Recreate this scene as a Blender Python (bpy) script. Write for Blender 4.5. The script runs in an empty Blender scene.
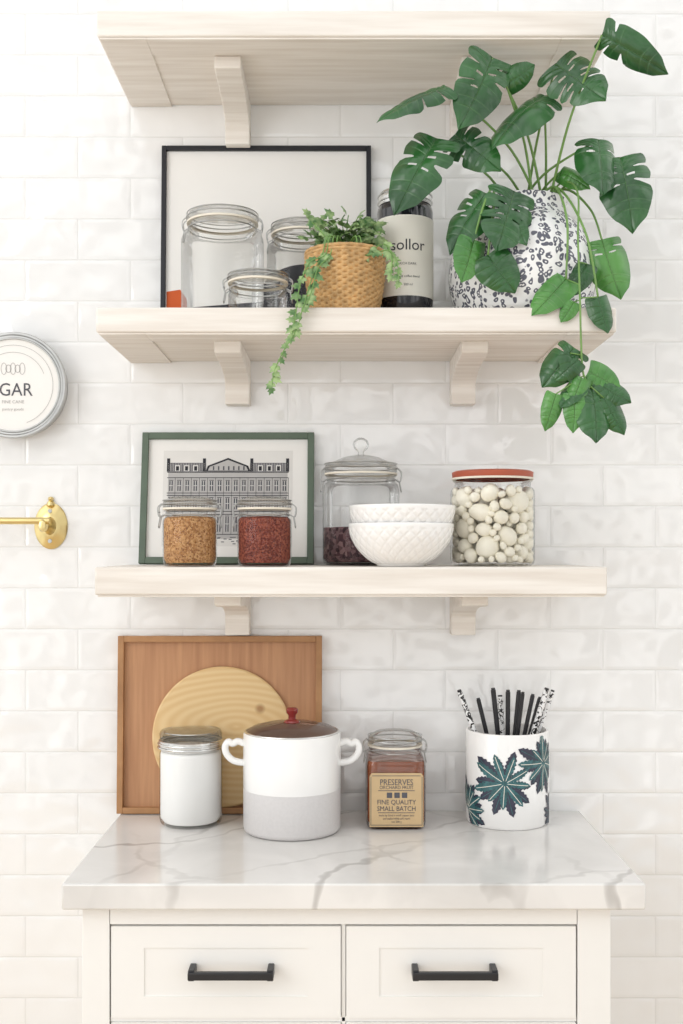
import bpy, math, random, bmesh
from mathutils import Vector, Matrix
random.seed(7)
D=2.2; F=1100.0; CZ=1.423; CX=341.5; HY=550.0
def W(px,py,d):
    k=(D-d)/F
    return Vector(((px-CX)*k,-d,CZ-(py-HY)*k))
def X(px,d): return (px-CX)*(D-d)/F
def Z(py,d): return CZ-(py-HY)*(D-d)/F
def L(r,g,b):
    o=[]
    for c in (r,g,b):
        c/=255.0
        o.append(c/12.92 if c<=.04045 else ((c+.055)/1.055)**2.4)
    return (o[0],o[1],o[2],1)
sc=bpy.context.scene
col=sc.collection
# ---------------------------------------------------------------- materials
def newmat(name):
    m=bpy.data.materials.new(name); m.use_nodes=True
    nt=m.node_tree; b=nt.nodes['Principled BSDF']
    return m,nt,b
def N(nt,t,**kw):
    n=nt.nodes.new(t)
    for k,v in kw.items(): setattr(n,k,v)
    return n
def noisemix(nt,c1,c2,scale,vec=None,detail=3,lo=.35,hi=.65,dist=0):
    n=N(nt,'ShaderNodeTexNoise'); n.inputs['Scale'].default_value=scale
    n.inputs['Detail'].default_value=detail; n.inputs['Distortion'].default_value=dist
    if vec is None:
        tc=N(nt,'ShaderNodeTexCoord'); vec=tc.outputs['Object']
    nt.links.new(vec,n.inputs['Vector'])
    r=N(nt,'ShaderNodeValToRGB'); r.color_ramp.elements[0].position=lo; r.color_ramp.elements[1].position=hi
    r.color_ramp.elements[0].color=c1; r.color_ramp.elements[1].color=c2
    nt.links.new(n.outputs['Fac'],r.inputs['Fac'])
    return n,r
def plain(name,c,rough=.5,metal=0,var=.06,scale=25,bump=0,coat=0,spec=.5):
    m,nt,b=newmat(name)
    c2=tuple(x*(1-var) for x in c[:3])+(1,)
    n,r=noisemix(nt,c2,c,scale)
    nt.links.new(r.outputs['Color'],b.inputs['Base Color'])
    b.inputs['Roughness'].default_value=rough; b.inputs['Metallic'].default_value=metal
    b.inputs['Specular IOR Level'].default_value=spec
    if coat: b.inputs['Coat Weight'].default_value=coat
    if bump:
        bp=N(nt,'ShaderNodeBump'); bp.inputs['Strength'].default_value=bump; bp.inputs['Distance'].default_value=.002
        nt.links.new(n.outputs['Fac'],bp.inputs['Height']); nt.links.new(bp.outputs['Normal'],b.inputs['Normal'])
    return m
def wood(name,c1,c2,stretch=(2,30,30),rough=.55,scale=3,bump=.15):
    m,nt,b=newmat(name)
    tc=N(nt,'ShaderNodeTexCoord'); mp=N(nt,'ShaderNodeMapping'); mp.inputs['Scale'].default_value=stretch
    nt.links.new(tc.outputs['Object'],mp.inputs['Vector'])
    n,r=noisemix(nt,c1,c2,scale,mp.outputs['Vector'],detail=6,lo=.3,hi=.7)
    nt.links.new(r.outputs['Color'],b.inputs['Base Color']); b.inputs['Roughness'].default_value=rough
    bp=N(nt,'ShaderNodeBump'); bp.inputs['Strength'].default_value=bump; bp.inputs['Distance'].default_value=.001
    nt.links.new(n.outputs['Fac'],bp.inputs['Height']); nt.links.new(bp.outputs['Normal'],b.inputs['Normal'])
    return m
def glass(name,center=(.997,1,.998,1),edge=(.74,.78,.77,1),extra=.0,p0=.68,refl=.65):
    m=bpy.data.materials.new(name); m.use_nodes=True; nt=m.node_tree; nt.nodes.clear()
    out=N(nt,'ShaderNodeOutputMaterial'); mix=N(nt,'ShaderNodeMixShader'); t=N(nt,'ShaderNodeBsdfTransparent'); g=N(nt,'ShaderNodeBsdfGlossy')
    g.inputs['Roughness'].default_value=.03
    lw=N(nt,'ShaderNodeLayerWeight'); lw.inputs['Blend'].default_value=.15
    r=N(nt,'ShaderNodeValToRGB'); r.color_ramp.elements[0].color=center; r.color_ramp.elements[1].color=edge
    r.color_ramp.elements[0].position=p0; r.color_ramp.elements[1].position=.98
    nt.links.new(lw.outputs['Facing'],r.inputs['Fac']); nt.links.new(r.outputs['Color'],t.inputs['Color'])
    lf=N(nt,'ShaderNodeLayerWeight'); lf.inputs['Blend'].default_value=.25
    ad=N(nt,'ShaderNodeMath',operation='MULTIPLY_ADD',use_clamp=True); ad.inputs[1].default_value=refl; ad.inputs[2].default_value=extra
    nt.links.new(lf.outputs['Fresnel'],ad.inputs[0]); nt.links.new(ad.outputs[0],mix.inputs['Fac'])
    nt.links.new(t.outputs[0],mix.inputs[1]); nt.links.new(g.outputs[0],mix.inputs[2]); nt.links.new(mix.outputs[0],out.inputs['Surface'])
    return m
def grains(name,cols,scale=220,rough=.8):
    m,nt,b=newmat(name)
    tc=N(nt,'ShaderNodeTexCoord'); v=N(nt,'ShaderNodeTexVoronoi'); v.inputs['Scale'].default_value=scale
    nt.links.new(tc.outputs['Object'],v.inputs['Vector'])
    sp=N(nt,'ShaderNodeSeparateColor'); nt.links.new(v.outputs['Color'],sp.inputs[0])
    r=N(nt,'ShaderNodeValToRGB'); cr=r.color_ramp
    cr.elements[0].color=cols[0]; cr.elements[1].color=cols[-1]
    for i,c in enumerate(cols[1:-1]):
        e=cr.elements.new((i+1)/(len(cols)-1)); e.color=c
    nt.links.new(sp.outputs[0],r.inputs['Fac']); nt.links.new(r.outputs['Color'],b.inputs['Base Color'])
    bp=N(nt,'ShaderNodeBump'); bp.invert=True; bp.inputs['Strength'].default_value=.6; bp.inputs['Distance'].default_value=.002
    nt.links.new(v.outputs['Distance'],bp.inputs['Height']); nt.links.new(bp.outputs['Normal'],b.inputs['Normal'])
    b.inputs['Roughness'].default_value=rough
    return m
def tile_mat():
    m,nt,b=newmat('glazed_tile')
    tc=N(nt,'ShaderNodeTexCoord'); s=N(nt,'ShaderNodeSeparateXYZ'); c=N(nt,'ShaderNodeCombineXYZ')
    nt.links.new(tc.outputs['Object'],s.inputs[0])
    ax=N(nt,'ShaderNodeMath',operation='ADD'); ax.inputs[1].default_value=10*.21-(X(393,0))
    az=N(nt,'ShaderNodeMath',operation='ADD'); az.inputs[1].default_value=40*.082-Z(629,0)
    nt.links.new(s.outputs['X'],ax.inputs[0]); nt.links.new(s.outputs['Z'],az.inputs[0])
    nt.links.new(ax.outputs[0],c.inputs['X']); nt.links.new(az.outputs[0],c.inputs['Y'])
    br=N(nt,'ShaderNodeTexBrick'); nt.links.new(c.outputs[0],br.inputs['Vector'])
    br.inputs['Scale'].default_value=1; br.inputs['Brick Width'].default_value=.21; br.inputs['Row Height'].default_value=.082
    br.inputs['Mortar Size'].default_value=.0015; br.inputs['Mortar Smooth'].default_value=.4
    br.inputs['Color1'].default_value=(.880,.879,.873,1); br.inputs['Color2'].default_value=(.855,.854,.847,1)
    br.inputs['Mortar'].default_value=(.80,.796,.785,1)
    nt.links.new(br.outputs['Color'],b.inputs['Base Color'])
    b.inputs['Roughness'].default_value=.05
    b.inputs['Specular IOR Level'].default_value=.95
    n=N(nt,'ShaderNodeTexNoise'); n.inputs['Scale'].default_value=13; n.inputs['Detail'].default_value=1
    nt.links.new(tc.outputs['Object'],n.inputs['Vector'])
    br2=N(nt,'ShaderNodeTexBrick'); nt.links.new(c.outputs[0],br2.inputs['Vector'])
    br2.inputs['Scale'].default_value=1; br2.inputs['Brick Width'].default_value=.21; br2.inputs['Row Height'].default_value=.082
    br2.inputs['Mortar Size'].default_value=.008; br2.inputs['Mortar Smooth'].default_value=1.0
    i2=N(nt,'ShaderNodeMath',operation='MULTIPLY'); i2.inputs[1].default_value=-.0009; nt.links.new(br2.outputs['Fac'],i2.inputs[0])
    iv=N(nt,'ShaderNodeMath',operation='MULTIPLY_ADD'); iv.inputs[1].default_value=-.0007; nt.links.new(br.outputs['Fac'],iv.inputs[0]); nt.links.new(i2.outputs[0],iv.inputs[2])
    nm=N(nt,'ShaderNodeMath',operation='MULTIPLY'); nm.inputs[1].default_value=.012; nt.links.new(n.outputs['Fac'],nm.inputs[0])
    ad=N(nt,'ShaderNodeMath',operation='ADD'); nt.links.new(iv.outputs[0],ad.inputs[0]); nt.links.new(nm.outputs[0],ad.inputs[1])
    bp=N(nt,'ShaderNodeBump'); bp.inputs['Strength'].default_value=.6; bp.inputs['Distance'].default_value=1
    nt.links.new(ad.outputs[0],bp.inputs['Height']); nt.links.new(bp.outputs['Normal'],b.inputs['Normal'])
    return m
def contour(nt,vec,scale,detail,dist,width):
    n=N(nt,'ShaderNodeTexNoise'); n.inputs['Scale'].default_value=scale; n.inputs['Detail'].default_value=detail; n.inputs['Distortion'].default_value=dist
    nt.links.new(vec,n.inputs['Vector'])
    a=N(nt,'ShaderNodeMath',operation='SUBTRACT'); a.inputs[1].default_value=.5; nt.links.new(n.outputs['Fac'],a.inputs[0])
    ab=N(nt,'ShaderNodeMath',operation='ABSOLUTE'); nt.links.new(a.outputs[0],ab.inputs[0])
    mr=N(nt,'ShaderNodeMapRange'); mr.inputs['From Min'].default_value=0; mr.inputs['From Max'].default_value=width
    mr.inputs['To Min'].default_value=1; mr.inputs['To Max'].default_value=0
    nt.links.new(ab.outputs[0],mr.inputs['Value'])
    return mr.outputs[0],n
def marble():
    m,nt,b=newmat('marble')
    tc=N(nt,'ShaderNodeTexCoord')
    def vein(rot,scale,dist,dscale,p,mask_scale,lo,hi,strength,loc=(0,0,0)):
        mp=N(nt,'ShaderNodeMapping'); mp.inputs['Rotation'].default_value=(0,0,rot); mp.inputs['Location'].default_value=loc; mp.inputs['Scale'].default_value=(1,1,.6)
        nt.links.new(tc.outputs['Object'],mp.inputs['Vector'])
        w=N(nt,'ShaderNodeTexWave',wave_type='BANDS',bands_direction='X'); w.inputs['Scale'].default_value=scale; w.inputs['Distortion'].default_value=dist
        w.inputs['Detail'].default_value=5; w.inputs['Detail Scale'].default_value=dscale; w.inputs['Detail Roughness'].default_value=.6
        nt.links.new(mp.outputs[0],w.inputs['Vector'])
        mr=N(nt,'ShaderNodeMapRange'); mr.inputs['From Min'].default_value=p; mr.inputs['From Max'].default_value=1
        nt.links.new(w.outputs['Fac'],mr.inputs['Value'])
        mn=N(nt,'ShaderNodeTexNoise'); mn.inputs['Scale'].default_value=mask_scale; mn.inputs['Detail'].default_value=1; nt.links.new(mp.outputs[0],mn.inputs['Vector'])
        mk=N(nt,'ShaderNodeMapRange'); mk.inputs['From Min'].default_value=lo; mk.inputs['From Max'].default_value=hi; mk.inputs['To Max'].default_value=strength
        nt.links.new(mn.outputs['Fac'],mk.inputs['Value'])
        mu=N(nt,'ShaderNodeMath',operation='MULTIPLY'); nt.links.new(mr.outputs[0],mu.inputs[0]); nt.links.new(mk.outputs[0],mu.inputs[1])
        return mu.outputs[0]
    a=vein(1.05,1.25,4.5,1.3,.993,3.5,.34,.6,.9,(.1,.05,0))
    c=vein(.45,.9,5.0,1.6,.992,3.5,.40,.62,.6,(.33,.2,0))
    d=vein(-.6,1.1,5.0,1.8,.99,4.0,.46,.68,.4)
    mx=N(nt,'ShaderNodeMath',operation='MAXIMUM'); nt.links.new(a,mx.inputs[0]); nt.links.new(c,mx.inputs[1])
    mx2=N(nt,'ShaderNodeMath',operation='MAXIMUM'); nt.links.new(mx.outputs[0],mx2.inputs[0]); nt.links.new(d,mx2.inputs[1])
    n,r=noisemix(nt,L(216,214,211),L(234,232,229),5,None,detail=5,dist=.6)
    mix=N(nt,'ShaderNodeMix',data_type='RGBA'); nt.links.new(mx2.outputs[0],mix.inputs['Factor'])
    nt.links.new(r.outputs['Color'],mix.inputs['A']); mix.inputs['B'].default_value=L(166,162,158)
    nt.links.new(mix.outputs['Result'],b.inputs['Base Color']); b.inputs['Roughness'].default_value=.16
    return m
def vase_mat():
    m,nt,b=newmat('patterned_glaze')
    tc=N(nt,'ShaderNodeTexCoord')
    nz=N(nt,'ShaderNodeTexNoise'); nz.inputs['Scale'].default_value=38; nz.inputs['Detail'].default_value=1; nt.links.new(tc.outputs['Object'],nz.inputs['Vector'])
    vs=N(nt,'ShaderNodeVectorMath',operation='SCALE'); vs.inputs['Scale'].default_value=.022; nt.links.new(nz.outputs['Color'],vs.inputs[0])
    va=N(nt,'ShaderNodeVectorMath',operation='ADD'); nt.links.new(tc.outputs['Object'],va.inputs[0]); nt.links.new(vs.outputs[0],va.inputs[1])
    v2=N(nt,'ShaderNodeTexVoronoi'); v2.inputs['Scale'].default_value=92; nt.links.new(va.outputs[0],v2.inputs['Vector'])
    mr=N(nt,'ShaderNodeMapRange'); mr.inputs['From Min'].default_value=.42; mr.inputs['From Max'].default_value=.50; mr.inputs['To Min'].default_value=1; mr.inputs['To Max'].default_value=0
    nt.links.new(v2.outputs['Distance'],mr.inputs['Value'])
    mi=N(nt,'ShaderNodeMapRange'); mi.inputs['From Min'].default_value=.14; mi.inputs['From Max'].default_value=.22; nt.links.new(v2.outputs['Distance'],mi.inputs['Value'])
    mu=N(nt,'ShaderNodeMath',operation='MULTIPLY'); nt.links.new(mr.outputs[0],mu.inputs[0]); nt.links.new(mi.outputs[0],mu.inputs[1])
    r=N(nt,'ShaderNodeValToRGB'); r.color_ramp.elements[0].position=.1; r.color_ramp.elements[1].position=.9
    r.color_ramp.elements[0].color=L(240,240,239); r.color_ramp.elements[1].color=L(92,94,106)
    nt.links.new(mu.outputs[0],r.inputs['Fac']); nt.links.new(r.outputs['Color'],b.inputs['Base Color']); b.inputs['Roughness'].default_value=.25
    return m
def ring_wood():
    m,nt,b=newmat('pine_rings')
    tc=N(nt,'ShaderNodeTexCoord'); mp=N(nt,'ShaderNodeMapping'); mp.inputs['Location'].default_value=(-.012,0,-.02); mp.inputs['Scale'].default_value=(.42,1,1)
    nt.links.new(tc.outputs['Object'],mp.inputs['Vector'])
    w=N(nt,'ShaderNodeTexWave',wave_type='RINGS',rings_direction='Y'); w.inputs['Scale'].default_value=26; w.inputs['Distortion'].default_value=2.4
    w.inputs['Detail'].default_value=2; w.inputs['Detail Scale'].default_value=.6
    nt.links.new(mp.outputs[0],w.inputs['Vector'])
    r=N(nt,'ShaderNodeValToRGB'); r.color_ramp.elements[0].color=L(229,200,150); r.color_ramp.elements[1].color=L(221,187,134)
    nt.links.new(w.outputs['Fac'],r.inputs['Fac'])
    sb=N(nt,'ShaderNodeVectorMath',operation='DISTANCE'); sb.inputs[1].default_value=(.075,-.010,.055); nt.links.new(tc.outputs['Object'],sb.inputs[0])
    mr=N(nt,'ShaderNodeMapRange'); mr.inputs['From Min'].default_value=.004; mr.inputs['From Max'].default_value=.012; mr.inputs['To Min'].default_value=.7; mr.inputs['To Max'].default_value=0
    nt.links.new(sb.outputs['Value'],mr.inputs['Value'])
    mix=N(nt,'ShaderNodeMix',data_type='RGBA'); nt.links.new(mr.outputs[0],mix.inputs['Factor']); nt.links.new(r.outputs['Color'],mix.inputs['A']); mix.inputs['B'].default_value=L(150,98,52)
    nt.links.new(mix.outputs['Result'],b.inputs['Base Color']); b.inputs['Roughness'].default_value=.5
    return m
def leafmat(name,c1,c2,scale=14,veins=None,rough=.36,coat=0):
    m,nt,b=newmat(name)
    n,r=noisemix(nt,c1,c2,scale,detail=3)
    out=r.outputs['Color']
    if veins:
        at=N(nt,'ShaderNodeAttribute'); at.attribute_name='vein'
        mix=N(nt,'ShaderNodeMix',data_type='RGBA'); nt.links.new(at.outputs['Fac'],mix.inputs['Factor']); nt.links.new(out,mix.inputs['A']); mix.inputs['B'].default_value=veins
        out=mix.outputs['Result']
        bp=N(nt,'ShaderNodeBump'); bp.invert=True; bp.inputs['Strength'].default_value=.8; bp.inputs['Distance'].default_value=.003
        nt.links.new(at.outputs['Fac'],bp.inputs['Height']); nt.links.new(bp.outputs['Normal'],b.inputs['Normal'])
    nt.links.new(out,b.inputs['Base Color']); b.inputs['Roughness'].default_value=rough
    b.inputs['Coat Weight'].default_value=coat; b.inputs['Coat Roughness'].default_value=.15
    return m
def zebra():
    m,nt,b=newmat('zebra_print')
    tc=N(nt,'ShaderNodeTexCoord'); v,_=contour(nt,tc.outputs['Object'],70,1,1.5,.09)
    r=N(nt,'ShaderNodeValToRGB'); r.color_ramp.elements[0].position=.4; r.color_ramp.elements[1].position=.5
    r.color_ramp.elements[0].color=L(240,240,240); r.color_ramp.elements[1].color=L(20,20,22)
    nt.links.new(v,r.inputs['Fac']); nt.links.new(r.outputs['Color'],b.inputs['Base Color'])
    return m
M_tile=tile_mat(); M_marble=marble()
M_shelf=wood('whitewashed_wood',L(222,214,204),L(241,236,229),(1.5,22,22),.6,3,.15)
M_cab=plain('cabinet_paint',L(241,240,237),.42,var=.01)
M_black=plain('black_metal',L(34,34,38),.4,var=.2)
M_blackframe=plain('black_frame_paint',L(24,26,34),.45,var=.2)
M_green=plain('green_frame_paint',L(92,108,92),.5,var=.12)
M_mat=plain('mat_board',L(238,236,232),.8,var=.01)
M_ink=plain('ink',L(48,48,54),.8)
M_inkmid=plain('ink_mid',L(88,88,94),.8)
M_inklight=plain('ink_grey',L(184,182,180),.8)
M_orange=plain('orange_print',L(205,92,42),.8)
M_paper=plain('engraving_paper',L(226,224,220),.8,var=.03)
M_glass=glass('clear_glass')
M_steel=plain('steel',L(222,222,220),.25,metal=1,var=.05)
M_steelw=plain('wire_steel',L(190,190,188),.3,metal=1,var=.1)
M_rubber=plain('rubber_seal',L(232,224,208),.6)
M_white=plain('white_ceramic',L(243,242,240),.22,var=.01,coat=.3)
M_greyc=plain('grey_glaze',L(211,208,207),.35,var=.04,scale=200)
M_brass=plain('brass',L(232,210,150),.28,metal=1,var=.05)
M_tray=wood('tray_wood',L(172,124,88),L(196,148,108),(30,30,1.5),.5,3,.1)
M_trayedge=wood('tray_edge_wood',L(158,114,74),L(182,136,92),(6,6,6),.5,4,.1)
M_rings=ring_wood()
M_vase=vase_mat()
M_leaf=leafmat('monstera_leaf',L(28,74,34),L(46,100,46),veins=L(80,130,70),rough=.28,coat=.4)
M_leaf2=leafmat('monstera_leaf_light',L(58,116,48),L(88,148,68),veins=L(118,166,94),rough=.3,coat=.3)
M_stem=plain('stem_green',L(116,156,82),.45,var=.15)
M_ivy=leafmat('ivy_leaf',L(66,110,56),L(158,182,124),60)
M_basket=plain('rattan',L(212,170,114),.6,var=.35,scale=90)
M_darkjar=plain('dark_glazed_glass',L(26,27,34),.12,var=.2,coat=.5)
M_label=plain('cream_label',L(232,229,218),.7,var=.02)
M_kraft=plain('kraft_label',L(204,176,134),.7,var=.07)
M_amber=plain('amber_preserve',L(150,80,44),.15,var=.3,coat=.6,scale=30)
M_rust=plain('rust_lid',L(178,88,62),.45,var=.08)
M_redglaze=plain('red_glass',L(140,46,42),.15,coat=.5)
M_lidglass=glass('tinted_lid_glass',(.84,.68,.62,1),(.66,.46,.40,1),.05,.5,.8)
M_gran=grains('granola',[L(136,90,52),L(186,136,84),L(212,168,116),L(160,106,62)],330)
M_chili=grains('chili_flakes',[L(84,34,28),L(126,56,44),L(168,94,70),L(100,40,32)],380)
M_beans=grains('dark_beans',[L(52,34,40),L(90,60,66),L(140,110,110),L(60,42,48)],150)
M_flour=plain('flour',L(250,249,247),.9,var=.01)
M_mush=plain('white_mushroom',L(252,247,232),.5,var=.04,scale=40)
M_teal=plain('teal_leaf_print',L(62,112,116),.4,var=.5,scale=120)
M_purple=plain('dark_leaf_print',L(58,58,76),.4,var=.2,scale=80)
M_zebra=zebra()
M_floor=wood('floor_oak',L(196,172,142),L(214,192,164),(2,14,14),.5)
# ---------------------------------------------------------------- mesh builder
class MB:
    def __init__(s): s.v=[];s.f=[];s.m=[]
    def add(s,V,Fs,mat=0,M=None):
        o=len(s.v)
        for p in V:
            p=Vector(p)
            s.v.append(M@p if M is not None else p)
        for f in Fs: s.f.append(tuple(i+o for i in f)); s.m.append(mat)
        return s
    def box(s,x0,x1,y0,y1,z0,z1,mat=0,M=None):
        V=[(x,y,z) for x in(x0,x1) for y in(y0,y1) for z in(z0,z1)]
        return s.add(V,[(0,1,3,2),(4,6,7,5),(0,4,5,1),(2,3,7,6),(0,2,6,4),(1,5,7,3)],mat,M)
    def lathe(s,prof,mat=0,M=None,seg=64,sq=None,disp=None):
        V=[];Fs=[];rows=[]
        for i,(r,z) in enumerate(prof):
            if r<1e-6:
                rows.append([len(V)]);V.append((0,0,z))
            else:
                row=[]
                for j in range(seg):
                    a=2*math.pi*j/seg; rr=r;zz=z
                    if sq: rr=r/((abs(math.cos(a))**sq+abs(math.sin(a))**sq)**(1/sq))
                    if disp: rr+=disp(a,r,z,i)
                    row.append(len(V));V.append((rr*math.cos(a),rr*math.sin(a),zz))
                rows.append(row)
        for a,b in zip(rows,rows[1:]):
            if len(a)==1 and len(b)==1: continue
            for j in range(seg):
                k=(j+1)%seg
                if len(a)==1: Fs.append((a[0],b[k],b[j]))
                elif len(b)==1: Fs.append((a[j],a[k],b[0]))
                else: Fs.append((a[j],a[k],b[k],b[j]))
        return s.add(V,Fs,mat,M)
    def tube(s,pts,r,mat=0,seg=8,closed=False,smooth=0,M=None,r2=None):
        P=[Vector(p) for p in pts]
        if smooth:
            Q=[];n=len(P);rng=n if closed else n-1
            for i in range(rng):
                if closed: a,b,c,d=P[i-1],P[i],P[(i+1)%n],P[(i+2)%n]
                else: a,b,c,d=P[max(i-1,0)],P[i],P[i+1],P[min(i+2,n-1)]
                for k in range(smooth):
                    t=k/smooth
                    Q.append(.5*((2*b)+(c-a)*t+(2*a-5*b+4*c-d)*t*t+(3*b-a-3*c+d)*t**3))
            if not closed: Q.append(P[-1])
            P=Q
        n=len(P);V=[];Fs=[]
        up=None
        for i,p in enumerate(P):
            if closed: t=(P[(i+1)%n]-P[i-1])
            else: t=P[min(i+1,n-1)]-P[max(i-1,0)]
            t=t.normalized()
            if up is None:
                up=Vector((0,0,1)) if abs(t.z)<.9 else Vector((1,0,0))
            up=(up-t*up.dot(t)).normalized(); sd=t.cross(up)
            rr=r if r2 is None else r+(r2-r)*i/(n-1)
            for j in range(seg):
                a=2*math.pi*j/seg
                V.append(p+up*math.cos(a)*rr+sd*math.sin(a)*rr)
        for i in range(n if closed else n-1):
            for j in range(seg):
                k=(j+1)%seg;i2=(i+1)%n
                Fs.append((i*seg+j,i*seg+k,i2*seg+k,i2*seg+j))
        if not closed:
            Fs.append(tuple(range(seg))[::-1]);Fs.append(tuple((n-1)*seg+j for j in range(seg)))
        return s.add(V,Fs,mat,M)
    def ring(s,R,r,z,mat=0,M=None,seg=48,sq=None):
        pts=[]
        for j in range(seg):
            a=2*math.pi*j/seg;rr=R
            if sq: rr=R/((abs(math.cos(a))**sq+abs(math.sin(a))**sq)**(1/sq))
            pts.append((rr*math.cos(a),rr*math.sin(a),z))
        return s.tube(pts,r,mat,8,True,M=M)
    def obj(s,name,mats,parent=None,bevel=0,ang=40,loc=None,rot=None,vein=None):
        me=bpy.data.meshes.new(name); me.from_pydata([tuple(p) for p in s.v],[],s.f)
        for m in mats: me.materials.append(m)
        for p,mi in zip(me.polygons,s.m): p.material_index=mi; p.use_smooth=True
        me.update()
        me.set_sharp_from_angle(angle=math.radians(ang))
        if vein is not None:
            at=me.attributes.new('vein','FLOAT','POINT')
            for i in range(len(me.vertices)): at.data[i].value=vein.get(i,0.0)
        o=bpy.data.objects.new(name,me); col.objects.link(o)
        if parent: o.parent=parent
        if loc: o.location=loc
        if rot: o.rotation_euler=rot
        if bevel:
            b=o.modifiers.new('bevel','BEVEL'); b.width=bevel;b.segments=2;b.limit_method='ANGLE'
        return o
def empty(name,loc=(0,0,0),rot=(0,0,0)):
    o=bpy.data.objects.new(name,None); o.empty_display_size=.05; col.objects.link(o); o.location=loc;o.rotation_euler=rot
    return o
def textgeo(s,size,align='CENTER',sx=1):
    cu=bpy.data.curves.new('t','FONT'); cu.body=s; cu.size=size; cu.align_x=align; cu.resolution_u=3
    o=bpy.data.objects.new('t',cu); col.objects.link(o)
    bpy.context.view_layer.update()
    dg=bpy.context.evaluated_depsgraph_get(); me=o.evaluated_get(dg).to_mesh()
    V=[(v.co.x*sx,v.co.y) for v in me.vertices]; Fs=[tuple(p.vertices) for p in me.polygons]
    o.evaluated_get(dg).to_mesh_clear(); bpy.data.objects.remove(o,do_unlink=True); bpy.data.curves.remove(cu)
    return V,Fs
def wrap(V,R,z0=0,a0=0):
    return [(R*math.sin(u/R+a0),-R*math.cos(u/R+a0),v+z0) for u,v in V]
# ---------------------------------------------------------------- room
b=MB(); b.box(-2.4,2.4,0,.1,0,3.0); b.obj('wall_back',[M_tile])
b=MB(); b.box(-2.4,2.4,-3.6,0,-.05,0); b.obj('floor',[M_floor])
# ---------------------------------------------------------------- shelves
def shelf(name,x0,x1,zt,th):
    e=empty(name)
    b=MB(); zb=zt-th
    b.box(x0,x1,-.297,0,zb,zt)
    b.obj('board',[M_shelf],e,bevel=.003)
    b=MB(); lp=.0035; i1=.085
    b.box(x0+.004,x0+i1,-.293,-.001,zb-lp,zb); b.box(x1-i1,x1-.004,-.293,-.001,zb-lp,zb)
    b.box(x0+i1,x1-i1,-.293,-.232,zb-lp,zb)
    b.obj('underside_lip',[M_shelf],e,bevel=.001)
    for i,(a,c) in enumerate(((-.229,-.181),(.216,.264))):
        b=MB(); prof=[(0,zb),(-.222,zb),(-.222,zb-.022)]
        for k in range(9):
            t=k/8; ang=t*math.pi/2
            prof.append((-.19+.155*math.sin(ang)*1.0, zb-.026-.03*(1-math.cos(ang))))
        prof+=[(-.035,zb-.09),(0,zb-.09)]
        n=len(prof)
        V=[(a,y,z) for y,z in prof]+[(c,y,z) for y,z in prof]
        Fs=[tuple(range(n)),tuple(range(n,2*n))[::-1]]+[(j,n+j,n+(j+1)%n,(j+1)%n) for j in range(n)]
        b.add(V,[f[::-1] for f in Fs])
        b.obj('bracket_%d'%(i+1),[M_shelf],e,bevel=.002,ang=25)
    return e
shelf('bracket_shelf',-.4235,.466,2.357,.045)
S2=1.843; shelf('bracket_shelf',-.425,.476,S2,.043)
S3=1.3935; shelf('bracket_shelf',-.427,.460,S3,.0485)
S2+=.0006; S3+=.0006
# ---------------------------------------------------------------- counter & cabinet
CT=.902
e=empty('base_cabinet')
b=MB(); b.box(-.437,.475,-.484,0,CT-.041,CT); b.obj('marble_worktop',[M_marble],e,bevel=.003)
fx0,fx1=-.410,.4256; fy=-.46; TZ=CT-.041
b=MB(); b.box(fx0,fx1,-.44,-.002,.1,TZ); b.obj('carcass',[M_cab],e)
b=MB()
xs=[X(110,.46),X(342,.46),X(345,.46),X(577,.46)]
zs=[(.829,.682),(.676,.41),(.404,.13)]
b.box(fx0,xs[0]-.001,fy,-.44,.06,TZ); b.box(xs[3]+.001,fx1,fy,-.44,.06,TZ)
b.box(xs[0],xs[3],fy,-.44,.8305,TZ); b.box(xs[0],xs[3],fy,-.44,.08,.128)
b.box(xs[0],xs[3],fy+.004,-.44,.675,.683); b.box(xs[0],xs[3],fy+.004,-.44,.403,.411); b.box(xs[1]-.001,xs[2]+.001,fy+.004,-.44,.12,.84)
b.obj('face_frame',[M_cab],e,bevel=.001)
b=MB(); b.box(fx0+.01,fx1-.01,-.42,-.01,0,.1); b.obj('plinth',[M_cab],e)
k=0
for hi_,(xa,xb) in enumerate(((xs[0],xs[1]),(xs[2],xs[3]))):
    for zt,zb in zs:
        k+=1
        xa2,xb2,zt2,zb2=xa+.002,xb-.002,zt-.0012,zb+.0012
        b=MB(); bd=.052; bz=.034
        b.box(xa2,xb2,fy+.001,-.44,zb2,zt2)
        b.box(xa2,xa2+bd,fy-.001,fy+.001,zb2,zt2); b.box(xb2-bd,xb2,fy-.001,fy+.001,zb2,zt2)
        b.box(xa2+bd,xb2-bd,fy-.001,fy+.001,zt2-bz,zt2); b.box(xa2+bd,xb2-bd,fy-.001,fy+.001,zb2,zb2+bz)
        b.obj('drawer_front_%d'%k,[M_cab],e)
        cx=X(230.5,.49) if hi_==0 else X(455.5,.49); cz=.7605 if zt>.8 else (zt+zb)/2
        b=MB(); hw=.0665
        b.box(cx-hw,cx+hw,fy-.034,fy-.024,cz-.006,cz+.006)
        b.box(cx-hw,cx-hw+.010,fy-.03,fy+.002,cz-.0085,cz+.0085); b.box(cx+hw-.010,cx+hw,fy-.03,fy+.002,cz-.0085,cz+.0085)
        b.obj('bar_pull_%d'%k,[M_black],e,bevel=.0015)
CT+=.0005
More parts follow.
